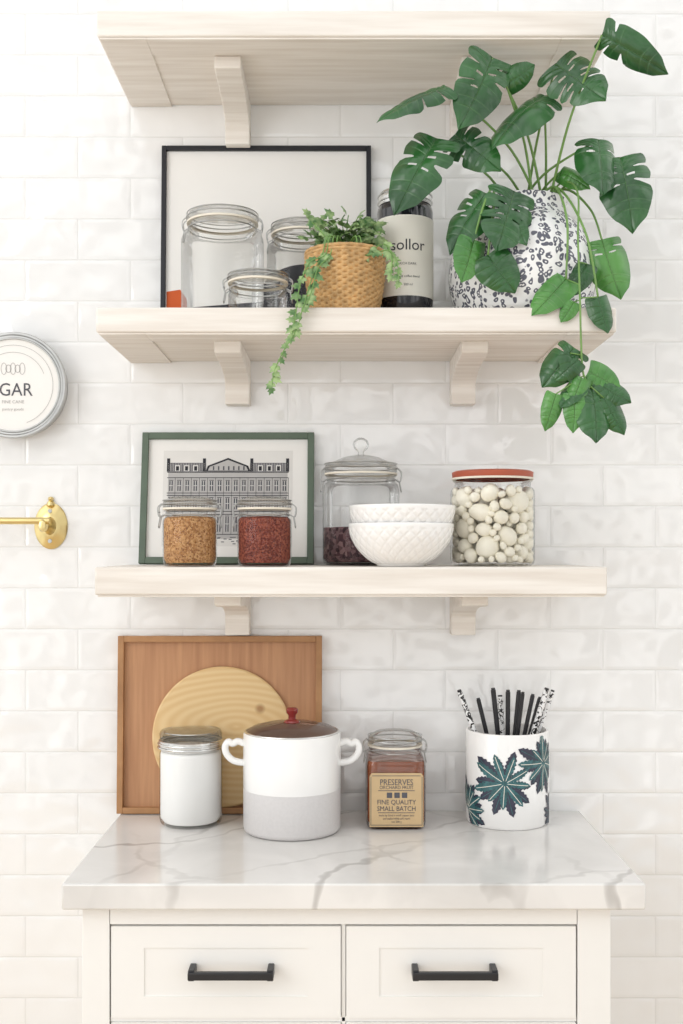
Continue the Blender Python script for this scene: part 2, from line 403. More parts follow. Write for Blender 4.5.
# ---------------------------------------------------------------- frames
def frame(name,x0,x1,zbase,h,lean,border,th,mframe,mpanel):
    a=-math.asin(lean/h)
    e=empty(name,((x0+x1)/2,-lean-.001,zbase+.0005),(a,0,0)); w=(x1-x0)/2
    b=MB()
    b.box(-w,-w+border,-th,0,0,h);b.box(w-border,w,-th,0,0,h)
    b.box(-w+border,w-border,-th,0,0,border);b.box(-w+border,w-border,-th,0,h-border,h)
    b.obj('frame_moulding',[mframe],e,bevel=.001)
    b=MB(); b.box(-w+border,w-border,-th*.45,-.001,border,h-border); b.obj('backing_panel',[mpanel],e)
    return e,w,-th*.45
e,w,yf=frame('black_picture_frame',X(162,.01),X(371,.01),S2,.383,.020,.0095,.013,M_blackframe,M_mat)
def flat(b,pts,y,mat=0):
    b.add([(x,y,z) for x,z in pts],[tuple(range(len(pts)))],mat)
b=MB(); pts=[(-.005,.011)]
for k in range(17):
    t=k/16; pts.append((-.005+.165*t, .105+.04*math.sin(math.pi*t)**.6))
pts.append((.16,.011)); flat(b,pts,yf-.0006,0)
flat(b,[(-.197,.011),(-.155,.011),(-.157,.075),(-.17,.094),(-.197,.09)],yf-.0006,1)
flat(b,[(-.155,.011),(-.005,.011),(-.005,.070),(-.155,.058)],yf-.0006,0)
b.obj('abstract_print',[M_ink,M_orange],e)
e,w,yf=frame('green_picture_frame',X(141,.03),X(314,.03),S3,.264,.045,.013,.014,M_green,M_mat)
b=MB(); y=yf-.0004
pw=.128; pz0,pz1=.035,.228
flat(b,[(-pw,pz0),(pw,pz0),(pw,pz1),(-pw,pz1)],y,0)
def rc(x0,x1,z0,z1,m=1,lay=1): flat(b,[(x0,z0),(x1,z0),(x1,z1),(x0,z1)],y-.0003*lay,m)
rc(-.118,.118,.05,.184,2)
for z in(.058,.098,.104,.136,.141,.172,.183): rc(-.12,.12,z,z+.0014,1,2)
for i in range(15):
    x=-.112+i*.016
    for z0,z1 in((.064,.094),(.109,.131),(.146,.166)):
        rc(x-.0034,x+.0034,z0,z1,3,2)
        rc(x-.0006,x+.0006,z0,z1,0,3); rc(x-.0034,x+.0034,(z0+z1)/2,(z0+z1)/2+.001,0,3)
        rc(x-.0045,x+.0045,z1+.001,z1+.0022,1,2)
    rc(x+.0076,x+.0084,.058,.172,1,2)
rc(-.12,-.045,.185,.203,3,1); rc(.045,.12,.185,.203,3,1)
for i in range(24):
    x=-.118+i*.0032
    for s_ in(0,1): rc(x if not s_ else -x-.0012,(x if not s_ else -x-.0012)+.0012,.186,.202,2,2)
for cx_ in(-.1,-.082,-.064,.064,.082,.1):
    rc(cx_-.005,cx_+.005,.186,.198,0,3); rc(cx_-.003,cx_+.003,.187,.196,1,4)
flat(b,[(-.045,.185),(.045,.185),(.04,.197),(0,.213),(-.04,.197)],y-.0006,1)
flat(b,[(-.040,.187),(.040,.187),(.036,.195),(0,.209),(-.036,.195)],y-.0009,2)
for q in range(7): rc(-.03+q*.01,-.027+q*.01,.188,.196,3,4)
for cx_ in(-.118,-.047,.047,.118): rc(cx_-.003,cx_+.003,.185,.212,1,2)
for i in range(70):
    x=-.12+random.random()*.24; z=.038+random.random()*.016
    rc(x,x+.006,z,z+.0016,3,2)
b.obj('building_engraving',[M_paper,M_ink,M_inklight,M_inkmid],e)
lean=.014
e,w,yf=frame('wooden_tray',X(118,.02),X(322,.01),CT,.349,lean,.012,.021,M_trayedge,M_tray)
th=-math.asin(lean/.349)
br=.138
bb=MB(); prof=[(0,0),(br-.003,0),(br,.002),(br,.008),(br-.003,.010),(0,.010)]
Mx=Matrix.Rotation(math.radians(90),4,'X')
bb.lathe(prof,M=Mx,seg=96)
o=bb.obj('round_cutting_board',[M_rings],None,ang=30)
lz=br+.0125; ly=-.0105
o.rotation_euler=(th,0,0)
R=Matrix.Rotation(th,4,'X'); p=R@Vector((0,ly,lz))
o.location=(X(222,.03),-lean-.001+p.y,CT+.0005+p.z)
# ---------------------------------------------------------------- jars
def jar(name,x,d,r,h,base,lid='glass',fill=None,fillh=0,neck=.84,lidh=.026,knob=False,clasp=True,seal=M_rubber,sh=.2,sq=None):
    e=empty(name,(x,-d,base))
    hb=h-lidh; rn=r*neck; zs=hb-.014-r*sh*1.4
    b=MB()
    prof=[(0,.004),(r*.8,.003),(r*.9,.0005),(r*.97,.004),(r,.012),(r,zs)]
    for k in range(1,9):
        t=k/8*math.pi/2; prof.append((rn+(r-rn)*math.cos(t),zs+(hb-.014-zs)*math.sin(t)))
    prof+=[(rn,hb-.004),(rn+.003,hb-.003),(rn+.003,hb)]
    b.lathe(prof,sq=sq); b.obj('glass_body',[M_glass],e,ang=50)
    if fill:
        b=MB(); ri=r-.002
        pf=[(0,.006),(ri*.9,.006),(ri,.014)]
        if fillh>zs:
            pf.append((ri,zs))
            for k in range(1,9):
                t=k/8*math.pi/2; z=zs+(hb-.014-zs)*math.sin(t)
                if z<fillh: pf.append((rn+(r-rn)*math.cos(t)-.002,z))
            pf+=[(pf[-1][0],fillh),(0,fillh+.002)]
        else: pf+=[(ri,fillh),(0,fillh+.003)]
        b.lathe(pf,sq=sq); b.obj('contents',[fill],e,ang=50)
    b=MB(); b.lathe([(rn-.002,hb),(rn+.005,hb),(rn+.005,hb+.0035),(rn-.002,hb+.0035)],sq=None); b.obj('seal',[seal],e)
    z=hb+.0035
    if lid=='glass':
        b=MB(); rl=rn+.004
        pr=[(rl,z),(rl+.001,z+lidh*.25),(rl-.001,z+lidh*.5),(rl*.93,z+lidh*.62),(rl*.80,z+lidh*.66)]
        if knob: pr+=[(rl*.5,z+lidh*.95),(rl*.2,z+lidh*1.1),(0,z+lidh*1.12)]
        else: pr+=[(rl*.74,z+lidh*.80),(rl*.4,z+lidh*.86),(0,z+lidh*.86)]
        b.lathe(pr)
        if knob:
            zz=z+lidh*1.1
            b.lathe([(.006,zz-.002),(.006,zz+.006),(.013,zz+.012),(.016,zz+.02),(.013,zz+.028),(.006,zz+.033),(0,zz+.034)],seg=32)
        b.obj('glass_lid',[M_glass],e,ang=50)
        b=MB(); b.ring(rl+.0015,.0013,z+lidh*.3); b.ring(rl+.0005,.0011,z+lidh*.56)
        b.obj('lid_rings',[M_steelw],e)
    elif lid=='steel':
        b=MB(); rl=rn+.005
        b.ring(rl+.0008,.0022,z-.011); b.ring(rl+.0008,.0022,z-.004)
        b.lathe([(rl,z-.014),(rl+.0005,z+.002),(rl-.001,z+.003)])
        b.obj('metal_band',[M_steel],e)
        b=MB(); b.lathe([(rl-.002,z+.002),(rl-.001,z+lidh*.4),(rl-.004,z+lidh*.58),(rl*.85,z+lidh*.6),(0,z+lidh*.6)])
        b.obj('glass_lid',[M_glass],e,ang=50)
        b=MB(); b.lathe([(rl*.86,z+lidh*.5),(rl*.84,z+lidh*.55),(0,z+lidh*.56)]); b.obj('lid_insert',[M_steel],e)
    elif lid=='rust':
        b=MB(); rl=rn+.004
        b.lathe([(rl-.002,z-.003),(rl,z),(rl+.001,z+lidh*.5),(rl-.004,z+lidh*.62),(0,z+lidh*.66)])
        b.obj('painted_lid',[M_rust],e)
    if clasp:
        b=MB(); b.ring(rn+.0022,.0012,hb-.009)
        for s in(-1,1):
            for yy in(-.008,.008):
                b.tube([(s*(rn+.003),yy,hb-.009),(s*(rn+.011),yy,hb-.012),(s*(rn+.013),yy,hb+.004),(s*(rn+.006),yy,z+lidh*.3)],.0011,0,6,smooth=4)
            b.tube([(s*(rn+.012),-.009,hb-.004),(s*(rn+.012),.009,hb-.004)],.0011)
            b.tube([(s*(rn+.009),-.007,hb-.012),(s*(rn+.012),-.007,hb-.03),(s*(rn+.012),.007,hb-.03),(s*(rn+.009),.007,hb-.012)],.0011,0,6,smooth=3)
        b.obj('wire_clasp',[M_steelw],e)
    return e
jar('glass_storage_jar',-.225,.118,.078,.222,S2,neck=.8,lidh=.028)
jar('glass_storage_jar',-.0765,.10,.066,.206,S2,neck=.8,lidh=.028)
jar('glass_storage_jar',X(258,.236),.236,.053,.075,S2,neck=.92,lidh=.022,sh=.12)
jar('spice_jar',X(190,.22),.22,.0485,.125,S3,fill=M_gran,fillh=.088,neck=.9,lidh=.024,sh=.12)
jar('spice_jar',X(264.5,.22),.22,.0485,.125,S3,fill=M_chili,fillh=.088,neck=.9,lidh=.024,sh=.12)
jar('glass_canister',.0375,.08,.074,.205,S3,fill=M_beans,fillh=.072,neck=.88,lidh=.032,knob=True)
e=jar('mushroom_jar',X(492.5,.17),.17,.0775,.178,S3,lid='rust',neck=.9,lidh=.02,clasp=False,sh=.12)
def ico():
    bm=bmesh.new(); bmesh.ops.create_icosphere(bm,subdivisions=3,radius=1)
    V=[v.co.copy() for v in bm.verts];Fs=[tuple(v.index for v in f.verts) for f in bm.faces];bm.free();return V,Fs
IV,IF=ico()
b=MB();pl=[]
random.seed(4)
for k in range(16000):
    s=random.choice([.014,.017,.020,.023]) if k<700 else (random.choice([.011,.013,.010]) if k<5000 else random.uniform(.006,.009))
    R_=.0745-s*.9; a=random.uniform(0,2*math.pi); rr=R_*random.choice([1,1,1,math.sqrt(random.random())]); z=random.uniform(.004+s,.142-s*.6)
    p=Vector((rr*math.cos(a),rr*math.sin(a),z))
    if all((p-q).length>(s+t)*.90 for q,t in pl): pl.append((p,s))
    if len(pl)>340: break
for p,s in pl:
    a=math.atan2(p.y,p.x)
    sb_,sc_=random.uniform(.95,1.12),random.uniform(.86,1.0)
    M=Matrix.Translation(p)@Matrix.Rotation(a,4,'Z')@Matrix.Rotation(random.uniform(0,3.14),4,'X')@Matrix.Diagonal((s*.95,s*sb_,s*sc_,1))
    ph=random.uniform(0,6)
    V2=[]
    for v in IV:
        q=M@(v*(1+.05*math.sin(2.2*v.y+ph)+.03*math.sin(3*v.z+ph*2))); rr=math.hypot(q.x,q.y)
        if rr>.0752: q.x*=.0752/rr; q.y*=.0752/rr
        q.z=max(q.z,.005); V2.append(q)
    b.add(V2,IF,0)
b.obj('mushrooms',[M_mush],e,ang=180)
jar('flour_jar',-.2875,.100,.0595,.188,CT,lid='steel',fill=M_flour,fillh=.146,neck=.93,lidh=.034,clasp=False,sh=.12)
e=jar('preserve_jar',X(395,.1),.1,.0560,.176,CT,fill=M_amber,fillh=.126,neck=.84,lidh=.028,sh=.25,sq=8)
b=MB(); yl=-.0568
V=[];lab=[(-.050,.006),(.050,.006),(.050,.100),(.046,.106),(-.046,.106),(-.050,.100)]
b.add([(x,yl,z) for x,z in lab]+[(x,yl+.0012,z) for x,z in lab],[tuple(range(6)),tuple(range(11,5,-1))]+[(j,(j+1)%6,6+(j+1)%6,6+j) for j in range(6)],0)
for (x0,x1,z0,z1) in((-.045,.045,.1005,.1015),(-.048,.048,.009,.010),(-.048,-.047,.009,.099),(.047,.048,.009,.099),(-.034,.034,.073,.074),(-.034,.034,.032,.033),(-.018,-.008,.060,.070),(-.004,.006,.060,.070),(.010,.020,.060,.070)):
    b.box(x0,x1,yl-.0005,yl-.0001,z0,z1,1)
for s,sz,z,sx in(('PRESERVES',.0155,.084,.85),('ORCHARD FRUIT',.009,.0765,.9),('FINE QUALITY',.0125,.048,.9),('SMALL BATCH',.0125,.036,.9),('made by hand in small copper pans',.0055,.026,.85),('and sealed while still warm',.0055,.020,.85),('net 500 g',.0055,.014,.9)):
    V,Fs=textgeo(s,sz,sx=sx); b.add([(x,yl-.0006,z+y) for x,y in V],Fs,1)
b.obj('paper_label',[M_kraft,M_inkmid],e)
e=empty('dark_bottle',(X(405,.15),-.15,S2)); r=.052
b=MB(); b.lathe([(0,0),(r*.92,0),(r,.006),(r,.205),(r*.97,.213),(r*.9,.218),(r*.9,.224),(0,.224)]); b.obj('bottle_body',[M_darkjar],e)
b=MB(); b.lathe([(r+.0006,.042),(r+.0008,.043),(r+.0008,.188),(r+.0006,.189)]); b.obj('label',[M_label],e)
b=MB(); V,Fs=textgeo('sollor',.0285,sx=1.0); b.add(wrap(V,r+.0013,.125,.05),Fs)
for s,sz,z in(('RICH DARK',.006,.098),('liquid coffee blend',.006,.075),('500 ml',.006,.060)):
    V,Fs=textgeo(s,sz); b.add(wrap(V,r+.0013,z,.05),Fs)
b.obj('label_text',[M_ink],e)
b=MB(); b.lathe([(r*.93,.218),(r*.96,.222),(r*.96,.238),(r*.9,.2425),(0,.2425)]); b.ring(r*.97,.0015,.224); b.ring(r*.97,.0012,.236); b.obj('screw_cap',[M_steel],e)
def bowl(name,x,d,base,r,h,wt=.004):
    b=MB(); pr=[(0,.002),(r*.40,.002),(r*.42,0),(r*.46,0),(r*.47,.004)]
    n=40
    for k in range(1,n+1):
        t=k/n; pr.append((r*(.47+.53*math.sin(t*math.pi/2)**.9),.004+(h-.004)*(t**1.25)))
    no=len(pr)
    pr.append((r-.0015,h+.0012)); pr.append((r-wt,h))
    for k in range(n-1,-1,-2):
        t=k/n; pr.append((max(0,r*(.47+.53*math.sin(t*math.pi/2)**.9)-wt),wt+.004+(h-.008)*(t**1.25)))
    pr.append((0,wt+.004))
    def dp(a,rr,z,i):
        if 6<i<no-4: return -.0018*(1-min(1,2.2*min(abs(math.sin(13*a+z*150)),abs(math.sin(13*a-z*150)))))
        return 0
    b.lathe(pr,disp=dp,seg=312); return b.obj(name,[M_white],None,ang=80,loc=(x,-d,base))
bx=X(401,.235)
bowl('white_bowl',bx,.235,S3,.0940,.075)
bowl('white_bowl',bx+.002,.235,S3+.032,.0950,.075)
# ---------------------------------------------------------------- ivy in basket
d0=.22; x0=X(345,d0); eiv=empty('potted_ivy')
b=MB(); rows=44; H=.112; pr=[(0,0),(.056,0)]
for k in range(rows+1): 
    t=k/rows; pr.append((.060+.012*math.sin(t*math.pi*.62),.002+t*H))
pr+=[(.064,H),(.062,H-.012),(0,H-.012)]
def dp(a,r,z,i):
    if 1<i<rows+3:
        row=(i-2)//2
        return .0028*math.cos(22*a+math.pi*(row%2))*(1 if i%2==0 else .3)+(.0006 if i%2 else -.0010)
    return 0
b.lathe(pr,disp=dp,seg=176)
for j in range(2): b.ring(.0705,.0032,H-.001-j*.006)
b.obj('woven_basket',[M_basket],eiv,ang=70,loc=(x0,-d0,S2))
IVO=[(0,0),(.22,-.12),(.5,.08),(.32,.3),(.42,.62),(.2,.6),(0,1),(-.2,.6),(-.42,.62),(-.32,.3),(-.5,.08),(-.22,-.12)]
def ivyleaf(b,p,dirv,nrm,s,mat=0):
    y=dirv.normalized(); n=(nrm-y*nrm.dot(y)).normalized(); x=y.cross(n)
    V=[p+y*.35*s]+[p+x*(u*s)+y*(v*s)-n*(abs(u)*s*.25+ (v-.3)**2*s*.2) for u,v in IVO]
    b.add(V,[(0,i+1,(i+1)%12+1) for i in range(12)],mat)
b=MB(); random.seed(11)
top=S2+H
cen=Vector((x0,-d0,top-.012))
for k in range(50):
    a=random.uniform(0,2*math.pi); rr=random.uniform(.02,.066); hh=random.uniform(.01,.06)*(1.1-rr*6)
    if math.sin(a)>0: rr*=.75
    end=cen+Vector((rr*math.cos(a)*1.1,rr*math.sin(a)*.8,.018+hh+.008))
    if k<3: end=cen+Vector((random.uniform(-.06,-.02),-.02,random.uniform(.06,.075)))
    mid=cen.lerp(end,.5)+Vector((0,0,.014))
    st=cen+Vector((math.cos(a)*.02,math.sin(a)*.02,0))
    b.tube([st,mid,end],.0009,1,5,smooth=4)
    for j in range(5):
        t=.45+j*.14
        p=st.lerp(end,min(t,1))+Vector((random.uniform(-.01,.01),random.uniform(-.01,.01),random.uniform(-.002,.010)))
        dv=Vector((math.cos(a)+random.uniform(-.8,.8),math.sin(a)+random.uniform(-.8,.8),random.uniform(-.7,.6)))
        ivyleaf(b,p,dv,Vector((random.uniform(-.5,.5),-1+random.uniform(-.3,.3),random.uniform(.2,1.4))),random.uniform(.014,.022))
vines=[[(322,255,.29),(313,275,.305),(303,308,.315),(296,330,.32),(283,352,.325),(274,372,.325),(272,388,.325)],
       [(325,255,.29),(310,262,.305),(300,285,.31),(296,312,.315),(292,335,.32)],
       [(330,255,.29),(318,268,.305),(312,290,.31),(306,305,.315)],
       [(365,255,.28),(388,250,.29),(397,262,.30),(399,282,.30)],
       [(360,255,.28),(384,244,.28),(392,258,.295),(391,275,.30)],
       [(335,252,.28),(325,236,.27),(312,222,.26)]]
for vn in vines:
    pts=[W(*q) for q in vn]
    b.tube([cen+Vector((0,-.02,.012)),cen+Vector(((pts[0].x-cen.x)*.7,-.06,.028))]+pts,.0011,1,5,smooth=5)
    for i in range(len(pts)-1):
        for t in(0,.33,.66):
            p=pts[i].lerp(pts[i+1],t)
            sgn=random.choice([-1,1])
            ivyleaf(b,p,Vector((sgn*random.uniform(.4,1),random.uniform(-.3,.1),random.uniform(-1,.1))),Vector((0,-1,.4)),random.uniform(.012,.020))
    ivyleaf(b,pts[-1],Vector((-.4,0,-1)),Vector((0,-1,.3)),.014)
b.obj('ivy_foliage',[M_ivy,M_stem],eiv,ang=20)
# ---------------------------------------------------------------- monstera in vase
emo=empty('potted_monstera')
vx=X(522,.15)
b=MB(); vr=.1365
pr=[(0,.003),(.07,.003),(.078,0),(.084,.004)]
for k in range(1,25):
    t=k/24; ang=-.72+t*(1.95); 
    pr.append((.004+(vr-.004)*math.cos(ang*.98)**.9 if math.cos(ang)>0 else .08, .088+.118*math.sin(ang)/(.93 if ang>0 else .88)))
pr=[p for p in pr if p[1]>=0]
pr=[p for p in pr if not(p[1]>.15 and p[0]<.088)]
zl=pr[-1][1]
pr+=[(.083,zl+.010),(.080,zl+.018),(.0795,.214),(.083,.222),(.081,.2245),(.076,.222),(.074,.20),(.07,.17),(0,.165)]
b.lathe(pr,seg=96); b.obj('patterned_vase',[M_vase],emo,ang=60,loc=(vx,-.15,S2))
VE={}
def leaf(b,base,tip,width,roll=0,slits=True,mat=0,cup=.35,droop=.18):
    B=W(*base);T=W(*tip); y=(T-B); Ln=y.length; y.normalize()
    wd=width*(D-base[2])/F
    n=Vector((0.05,-1,.35)); n=(n-y*n.dot(y)).normalized(); n=Matrix.Rotation(roll,3,y)@n
    x=y.cross(n); NS=132; NC=12
    bend=random.uniform(-.12,.12)
    for sd in(-1,1):
        ns=random.choice([1,2,2,3]) if wd>.08 else random.choice([1,1,2])
        base_=random.uniform(.27,.33)
        sl=[base_+q*random.uniform(.13,.17) for q in range(ns)] if slits else []
        dd=[random.uniform(.5,.8) for q in sl]
        ww=[random.uniform(.010,.020) for q in sl]
        holes=[(q+.065,random.choice([2,3,4])) for q in sl if random.random()<.7 and wd>.07]
        vq=[.17]+[q+.07 for q in (sl if sl else (.3,.43,.56))]+[.68,.78]
        if sl: vq.insert(1,sl[0]-.06)
        V=[];Fs=[];o0=len(b.v)
        for i in range(NS+1):
            u=i/NS
            yy=u**1.12-.21*math.sin(math.pi*min(1,u/.46))
            xx=.53*max(0,math.sin(math.pi*u**.70))**.55
            if u>.84: xx*=1-((u-.84)/.16)**1.4*.6
            my=u**1.3
            dip=0
            for q,g,w_ in zip(sl,dd,ww): dip=max(dip,g*math.exp(-((u-q)/w_)**4),.12*math.exp(-((u-q)/.045)**2))
            vn=max([math.exp(-((u-q)/.006)**2) for q in vq])*.4
            puff=min([abs(u-q) for q in vq]); puff=min(1,puff/.06)
            for j in range(NC+1):
                tt=(j/NC)**1.35*(1-dip)
                px_=sd*xx*tt*wd; py_=(my+(yy-my)*tt)*Ln
                fold=-cup*abs(px_)*abs(px_)/max(wd*.5,1e-6)*1.1+abs(px_)*.20
                dr=-droop*Ln*(py_/Ln)**2 + .018*wd*math.sin(u*22+sd)*tt*tt+.022*wd*puff*math.sin(math.pi*min(1,tt*1.1))
                V.append(B+x*(px_+bend*Ln*(py_/Ln)**2)+y*py_+n*(fold+dr))
                VE[o0+len(V)-1]=.9 if j==0 else vn*(1-.6*tt)
        for i in range(NS):
            for j in range(NC):
                u=i/NS
                if any(abs(u-hq)<.013-.004*abs(j-hj-1.5)/1.5 and hj<=j<=hj+3 for hq,hj in holes): continue
                a=i*(NC+1)+j; Fs.append((a,a+1,a+NC+2,a+NC+1))
        b.add(V,Fs,mat)
    return B
random.seed(5)
b=MB()
LV=[((446,87,.30),(378,104,.34),34,.55,1),
((436,139,.27),(398,200,.32),52,.2,1),
((492,58,.288),(470,120,.33),50,-.3,1),
((455,135,.25),(494,162,.30),38,.4,1),
((544,96,.25),(486,126,.31),42,.5,1),
((506,84,.27),(536,68,.29),24,.7,0),
((556,64,.275),(600,98,.33),50,.35,1),
((602,35,.35),(664,68,.385),32,1.0,1),
((598,140,.24),(606,188,.29),42,-.1,1),
((620,158,.24),(636,216,.30),52,.2,1),
((486,194,.27),(446,240,.31),40,.3,1),
((514,192,.285),(500,246,.325),52,-.2,1),
((488,255,.295),(512,290,.31),40,.2,0),
((474,240,.29),(464,280,.31),30,-.3,0),
((566,279,.29),(537,313,.315),32,.2,0),
((602,240,.24),(616,292,.27),42,.2,1),
((598,297,.31),(607,332,.32),24,0,0),
((587,264,.28),(572,292,.30),22,.2,0),
((574,302,.305),(563,322,.31),16,0,0),
((508,215,.285),(528,240,.31),22,.3,0),
((560,172,.2),(586,183,.24),18,.5,0),
((574,348,.32),(544,383,.33),36,.1,1),
((588,372,.32),(623,386,.33),28,.3,0),
((596,382,.32),(629,404,.34),26,.2,0),
((592,390,.32),(602,440,.35),38,-.1,1),
((580,384,.32),(558,404,.33),22,.4,0),
((556,394,.32),(546,428,.33),20,0,0),
((574,394,.325),(577,430,.34),22,.2,0),
((604,398,.325),(622,434,.34),24,.2,0),
((570,353,.325),(584,384,.33),24,-.4,0),
((582,378,.33),(568,410,.335),20,.1,0),
((578,360,.33),(556,378,.335),20,.1,0)]
mc=Vector((vx,-.15,S2+.2))
for i,(ba,ti,wd,ro,slt) in enumerate(LV):
    B=leaf(b,ba,ti,wd,ro,bool(slt),mat=(2 if i in(15,18,20,22,26,27,14,30,13) else 0),droop=random.uniform(.12,.34),cup=random.uniform(.3,.7))
    if i<17 or i==20:
        a=random.uniform(0,6.28); st=mc+Vector((.035*math.cos(a)+.01,.03*math.sin(a),-.01))
        if ba[1]<200:
            mid=st.lerp(B,.5)+Vector(((st.x-B.x)*.12,.0,.012)); pts=[st,mid,B]
        else:
            sx=1 if ba[0]>522 else -1
            rim=Vector((mc.x+sx*.05,-.15-.055,S2+.238)); pts=[st,rim,rim.lerp(B,.55)+Vector((sx*.004,-.035,.018)),B]
            if i==15: pts=[st,Vector((mc.x+.07,-.17,S2+.245)),Vector((mc.x+.115,-.2,S2+.20)),B]
        b.tube(pts,.0028,1,7,smooth=8,r2=.0018)
b.tube([mc+Vector((.03,0,-.01)),mc+Vector((.062,-.03,.05)),W(577,190,.25),W(578,240,.30),W(580,300,.325),W(581,340,.325),W(583,372,.325),W(590,388,.32)],.0018,1,7,smooth=8)
for q in [((583,372,.325),(574,348,.32)),((583,376,.325),(556,394,.32)),((583,378,.325),(574,394,.325)),((588,384,.322),(604,398,.325)),((580,285,.32),(566,279,.29)),((579,262,.31),(587,264,.28)),((580,298,.325),(598,297,.31)),((580,300,.325),(574,302,.305)),((582,355,.325),(570,353,.325))]:
    b.tube([W(*q[0]),W(*q[1])],.0011,1,6)
b.obj('monstera_foliage',[M_leaf,M_stem,M_leaf2],emo,ang=180,vein=VE)
# ---------------------------------------------------------------- pot
px=X(292,.15); e=empty('lidded_pot',(px,-.15,CT)); r=.0905; h=.182
b=MB(); b.lathe([(0,0),(r*.93,0),(r*.98,.003),(r,.009),(r,.080)],1,seg=96)
b.lathe([(r,.080),(r+.0003,.081),(r,h-.003),(r-.002,h),(r-.006,h),(r-.007,h-.01),(r-.007,.02),(0,.02)],0,seg=96)
for s in(-1,1):
    b.tube([(s*(r-.002),0,h-.022),(s*(r+.010),0,h-.018),(s*(r+.020),0,h-.022),(s*(r+.028),0,h-.019),(s*(r+.034),0,h-.028),(s*(r+.031),0,h-.042),(s*(r+.018),0,h-.054),(s*(r-.002),0,h-.058)],.0065,0,12,smooth=6)
b.obj('pot_body',[M_white,M_greyc],e)
b=MB(); b.lathe([(r-.003,h),(r*.8,h+.010),(r*.5,h+.0165),(0,h+.019)],seg=96); b.obj('glass_lid',[M_lidglass],e)
b=MB(); b.ring(r-.004,.0022,h+.001,seg=96); b.obj('lid_rim',[M_steel],e)
b=MB(); b.lathe([(.016,h+.017),(.014,h+.021),(.007,h+.024),(.007,h+.031),(.011,h+.036),(.0115,h+.042),(.008,h+.045),(0,h+.0455)],seg=32); b.obj('lid_knob',[M_redglaze],e)
# ---------------------------------------------------------------- pencil cup
cx=X(507,.086); e=empty('pencil_cup',(cx,-.086,CT)); r=.0785; h=.177
b=MB(); b.lathe([(0,0),(r*.95,0),(r,.005),(r,h-.002),(r-.0015,h),(r-.004,h),(r-.005,h-.004),(r-.005,.01),(0,.01)],seg=96); b.obj('cup_body',[M_white],e)
b=MB()
def palm(cu,cv,R_,n,a0,a1,mat,layer=0,wf=.16):
    for k in range(n):
        a=a0+(a1-a0)*k/max(1,n-1)+random.uniform(-.08,.08); ln=R_*random.uniform(.72,1.08)
        V=[];NSn=16
        for i in range(NSn+1):
            t=i/NSn; ww=ln*wf*math.sin(math.pi*min(1,t**1.3*.97+.03))**.7
            if i%2: ww*=.72
            for s in(-1,0,1):
                u=cu+math.cos(a)*t*ln-math.sin(a)*s*ww; v=cv+math.sin(a)*t*ln+math.cos(a)*s*ww
                V.append((u,min(max(v,.003),h-.004)))
        Fs=[]
        for i in range(NSn):
            for s in(0,1): Fs.append((i*3+s,i*3+s+1,i*3+s+4,i*3+s+3))
        b.add(wrap(V,r+.0006+layer*.0004+k*.00004),Fs,mat)
        mv=[];
        for i in range(NSn+1):
            t=.1+.8*i/NSn
            for s in(-1,1): mv.append((cu+math.cos(a)*t*ln-math.sin(a)*s*.0006,min(max(cv+math.sin(a)*t*ln+math.cos(a)*s*.0006,.003),h-.004)))
        b.add(wrap(mv,r+.0012+layer*.0004+k*.00004),[(i*2,i*2+1,i*2+3,i*2+2) for i in range(NSn)],2 if mat==0 else 0)
palm(-.016,.088,.070,10,-2.6,3.1,1,0,.17)
palm(-.016,.088,.064,9,-2.3,3.4,0,1.5,.15)
palm(.068,.122,.062,10,-1.9,4.0,1,0,.17)
palm(.068,.122,.056,9,-1.7,3.8,0,1.5,.15)
palm(-.105,.03,.062,9,-.9,2.4,1,0,.17)
palm(-.105,.03,.054,8,-.7,2.2,0,1.5,.14)
palm(.110,.02,.05,9,.6,4.0,1,0,.17)
b.obj('leaf_decoration',[M_teal,M_purple,M_label],e)
b=MB(); random.seed(2)
pens=[(459,690,.10,1,.0050),(478,698,.07,0,.0042),(493,688,.10,0,.0048),(500,695,.05,1,.0055),(508,690,.11,0,.0045),(519,690,.06,0,.0045),(523,692,.12,0,.0038),(533,694,.08,0,.0042),(547,688,.10,1,.0055),(553,690,.07,1,.0045),(540,697,.05,0,.0042)]
for (ppx,ppy,dd,mt,rr) in pens:
    T=W(ppx,ppy,dd)-Vector((cx,-.086,CT)); B=Vector((T.x*.05,-(dd-.086)*.1,.017))
    b.tube([B,B.lerp(T,.985)],rr,mt,12); b.tube([B.lerp(T,.985),T],rr*.8,0,12)
b.obj('pens',[M_black,M_zebra],e)
# ---------------------------------------------------------------- wall tin & brass rail
tx=X(13,.04); tz=Z(385,.04); tr=.1045
e=empty('sugar_tin_sign',(tx,0,tz))
b=MB(); b.lathe([(tr*.94,0.0005),(tr*.96,.03),(tr,.032),(tr,.04),(tr*.985,.043),(tr*.95,.043),(tr*.93,.040),(tr*.90,.040),(tr*.885,.043),(tr*.87,.043),(tr*.86,.040)],0,Mx,96)
b.obj('tin_rim',[M_steelw],e)
b=MB(); b.lathe([(tr*.865,.039),(tr*.5,.0395),(0,.0395)],0,Mx,96); b.obj('face',[M_mat],e)
b=MB()
V,Fs=textgeo('SUGAR',.036,sx=.92); b.add([(x-.014,-.0402,y-.021) for x,y in V],Fs,1)
for s,sz,z in(('FINE CANE',.009,-.036),('pantry goods',.008,-.050)):
    V,Fs=textgeo(s,sz); b.add([(x,-.0402,y+z) for x,y in V],Fs)
for rr in(.078,.064):
    n=60; V=[];Fs=[]
    for i in range(n+1):
        a=math.radians(20+ 140*i/n) if rr<.07 else math.radians(-70+320*i/n)
        V+= [(rr*math.cos(a),-.0402,rr*math.sin(a)),((rr+.0009)*math.cos(a),-.0402,(rr+.0009)*math.sin(a))]
    b.add(V,[(2*i,2*i+1,2*i+3,2*i+2) for i in range(n)])
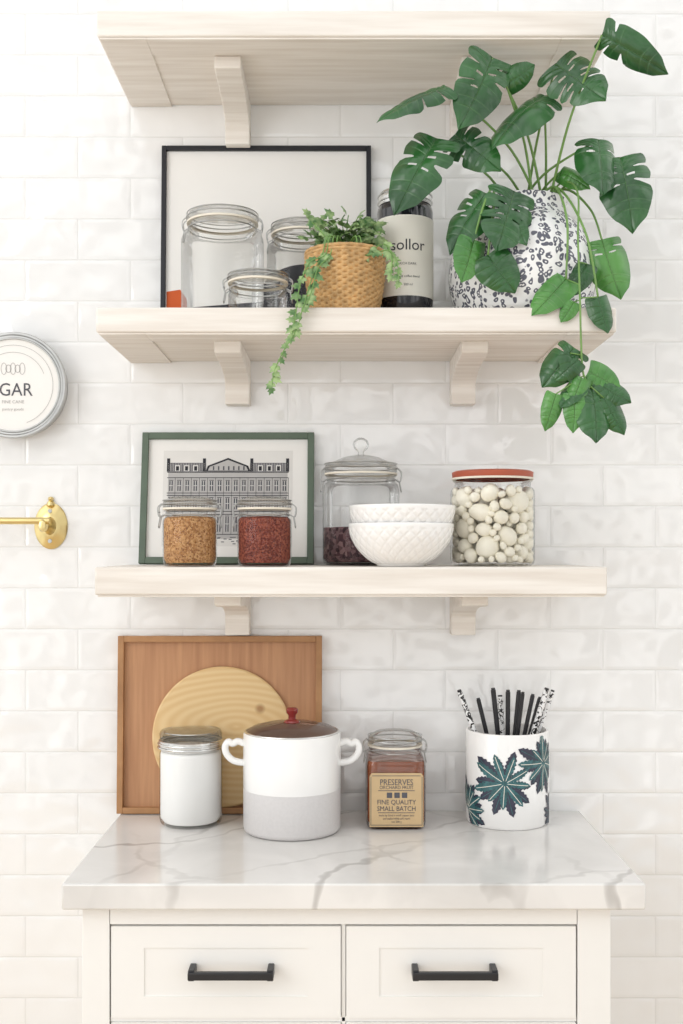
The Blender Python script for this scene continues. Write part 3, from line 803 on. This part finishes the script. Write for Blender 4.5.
for k in range(5):
    cxk=(k-2)*.009; V=[];n=14; rz=.008+(.004 if k%2==0 else 0)
    for i in range(n): 
        a=2*math.pi*i/n; V+=[(cxk+.006*math.cos(a),-.0402,.032+rz*math.sin(a)),(cxk+.0048*math.cos(a),-.0402,.032+(rz-.0012)*math.sin(a))]
    b.add(V,[(2*i,2*i+1,(2*i+3)%(2*n),(2*i+2)%(2*n)) for i in range(n)])
b.obj('lettering',[M_inklight,M_inkmid],e)
bxp=X(50,.01); bz=Z(526,.01)
e=empty('brass_towel_rail',(bxp,0,bz))
b=MB()
for ox in(0,-.62):
    M=Matrix.Translation((ox,0,0))@Matrix.Diagonal((.72,1,1.0,1))@Mx
    b.lathe([(.046,0.0003),(.046,.003),(.042,.006),(.034,.007),(.030,.010),(.018,.012),(.012,.02),(.010,.05),(.013,.054),(.013,.062),(.009,.068),(0,.07)],0,M,48)
    Mf=Matrix.Translation((ox,-.004,.044))
    b.lathe([(0,-.004),(.009,-.003),(.007,.004),(.004,.006),(.006,.010),(.004,.014),(0,.015)],0,Mf,20)
    b.tube([(ox,-.0,.03),(ox,-.012,.03)],.004,1,10)
    b.tube([(ox,-.0,-.03),(ox,-.012,-.03)],.004,1,10)
b.tube([(.012,-.058,.009),(-.635,-.058,.009)],.0068,0,16)
b.obj('rail',[M_brass,M_steelw],e)
# ---------------------------------------------------------------- light, world, camera
w=bpy.data.worlds.new('world'); sc.world=w; w.use_nodes=True; nt=w.node_tree
bg=nt.nodes['Background']
tc=nt.nodes.new('ShaderNodeTexCoord'); sp=nt.nodes.new('ShaderNodeSeparateXYZ'); nt.links.new(tc.outputs['Generated'],sp.inputs[0])
r=nt.nodes.new('ShaderNodeValToRGB'); mr=nt.nodes.new('ShaderNodeMapRange'); mr.inputs['From Min'].default_value=-1
nt.links.new(sp.outputs['Z'],mr.inputs['Value']); nt.links.new(mr.outputs[0],r.inputs['Fac'])
r.color_ramp.elements[0].color=(.97,.965,.95,1); r.color_ramp.elements[1].color=(.98,.985,.985,1)
wn=nt.nodes.new('ShaderNodeTexNoise'); wn.inputs['Scale'].default_value=5; wn.inputs['Detail'].default_value=1; nt.links.new(tc.outputs['Generated'],wn.inputs['Vector'])
wm=nt.nodes.new('ShaderNodeMapRange'); wm.inputs['From Min'].default_value=.40; wm.inputs['From Max'].default_value=.60; wm.inputs['To Min'].default_value=.6; wm.inputs['To Max'].default_value=1.72
nt.links.new(wn.outputs['Fac'],wm.inputs['Value'])
nt.links.new(r.outputs['Color'],bg.inputs['Color']); nt.links.new(wm.outputs[0],bg.inputs['Strength'])
def area(name,loc,tgt,size,en,c=(1,1,1),sy=None):
    l=bpy.data.lights.new(name,'AREA'); l.size=size;l.energy=en;l.color=c
    if sy: l.shape='RECTANGLE'; l.size_y=sy
    o=bpy.data.objects.new(name,l); col.objects.link(o); o.location=loc
    o.rotation_euler=(Vector(tgt)-Vector(loc)).to_track_quat('-Z','Y').to_euler()
area('window_light',(-2.5,-2.4,2.2),(0,0,1.3),1.8,28,(1,.995,.985),2.0)
cam=bpy.data.cameras.new('camera'); co=bpy.data.objects.new('camera',cam); col.objects.link(co)
co.location=(0,-D,CZ); co.rotation_euler=(math.radians(90),0,0)
cam.sensor_fit='VERTICAL'; cam.sensor_height=36; cam.lens=F/1024*36; cam.shift_y=(HY-512)/1024
cam.clip_start=.05
sc.camera=co
sc.view_settings.view_transform='Standard'
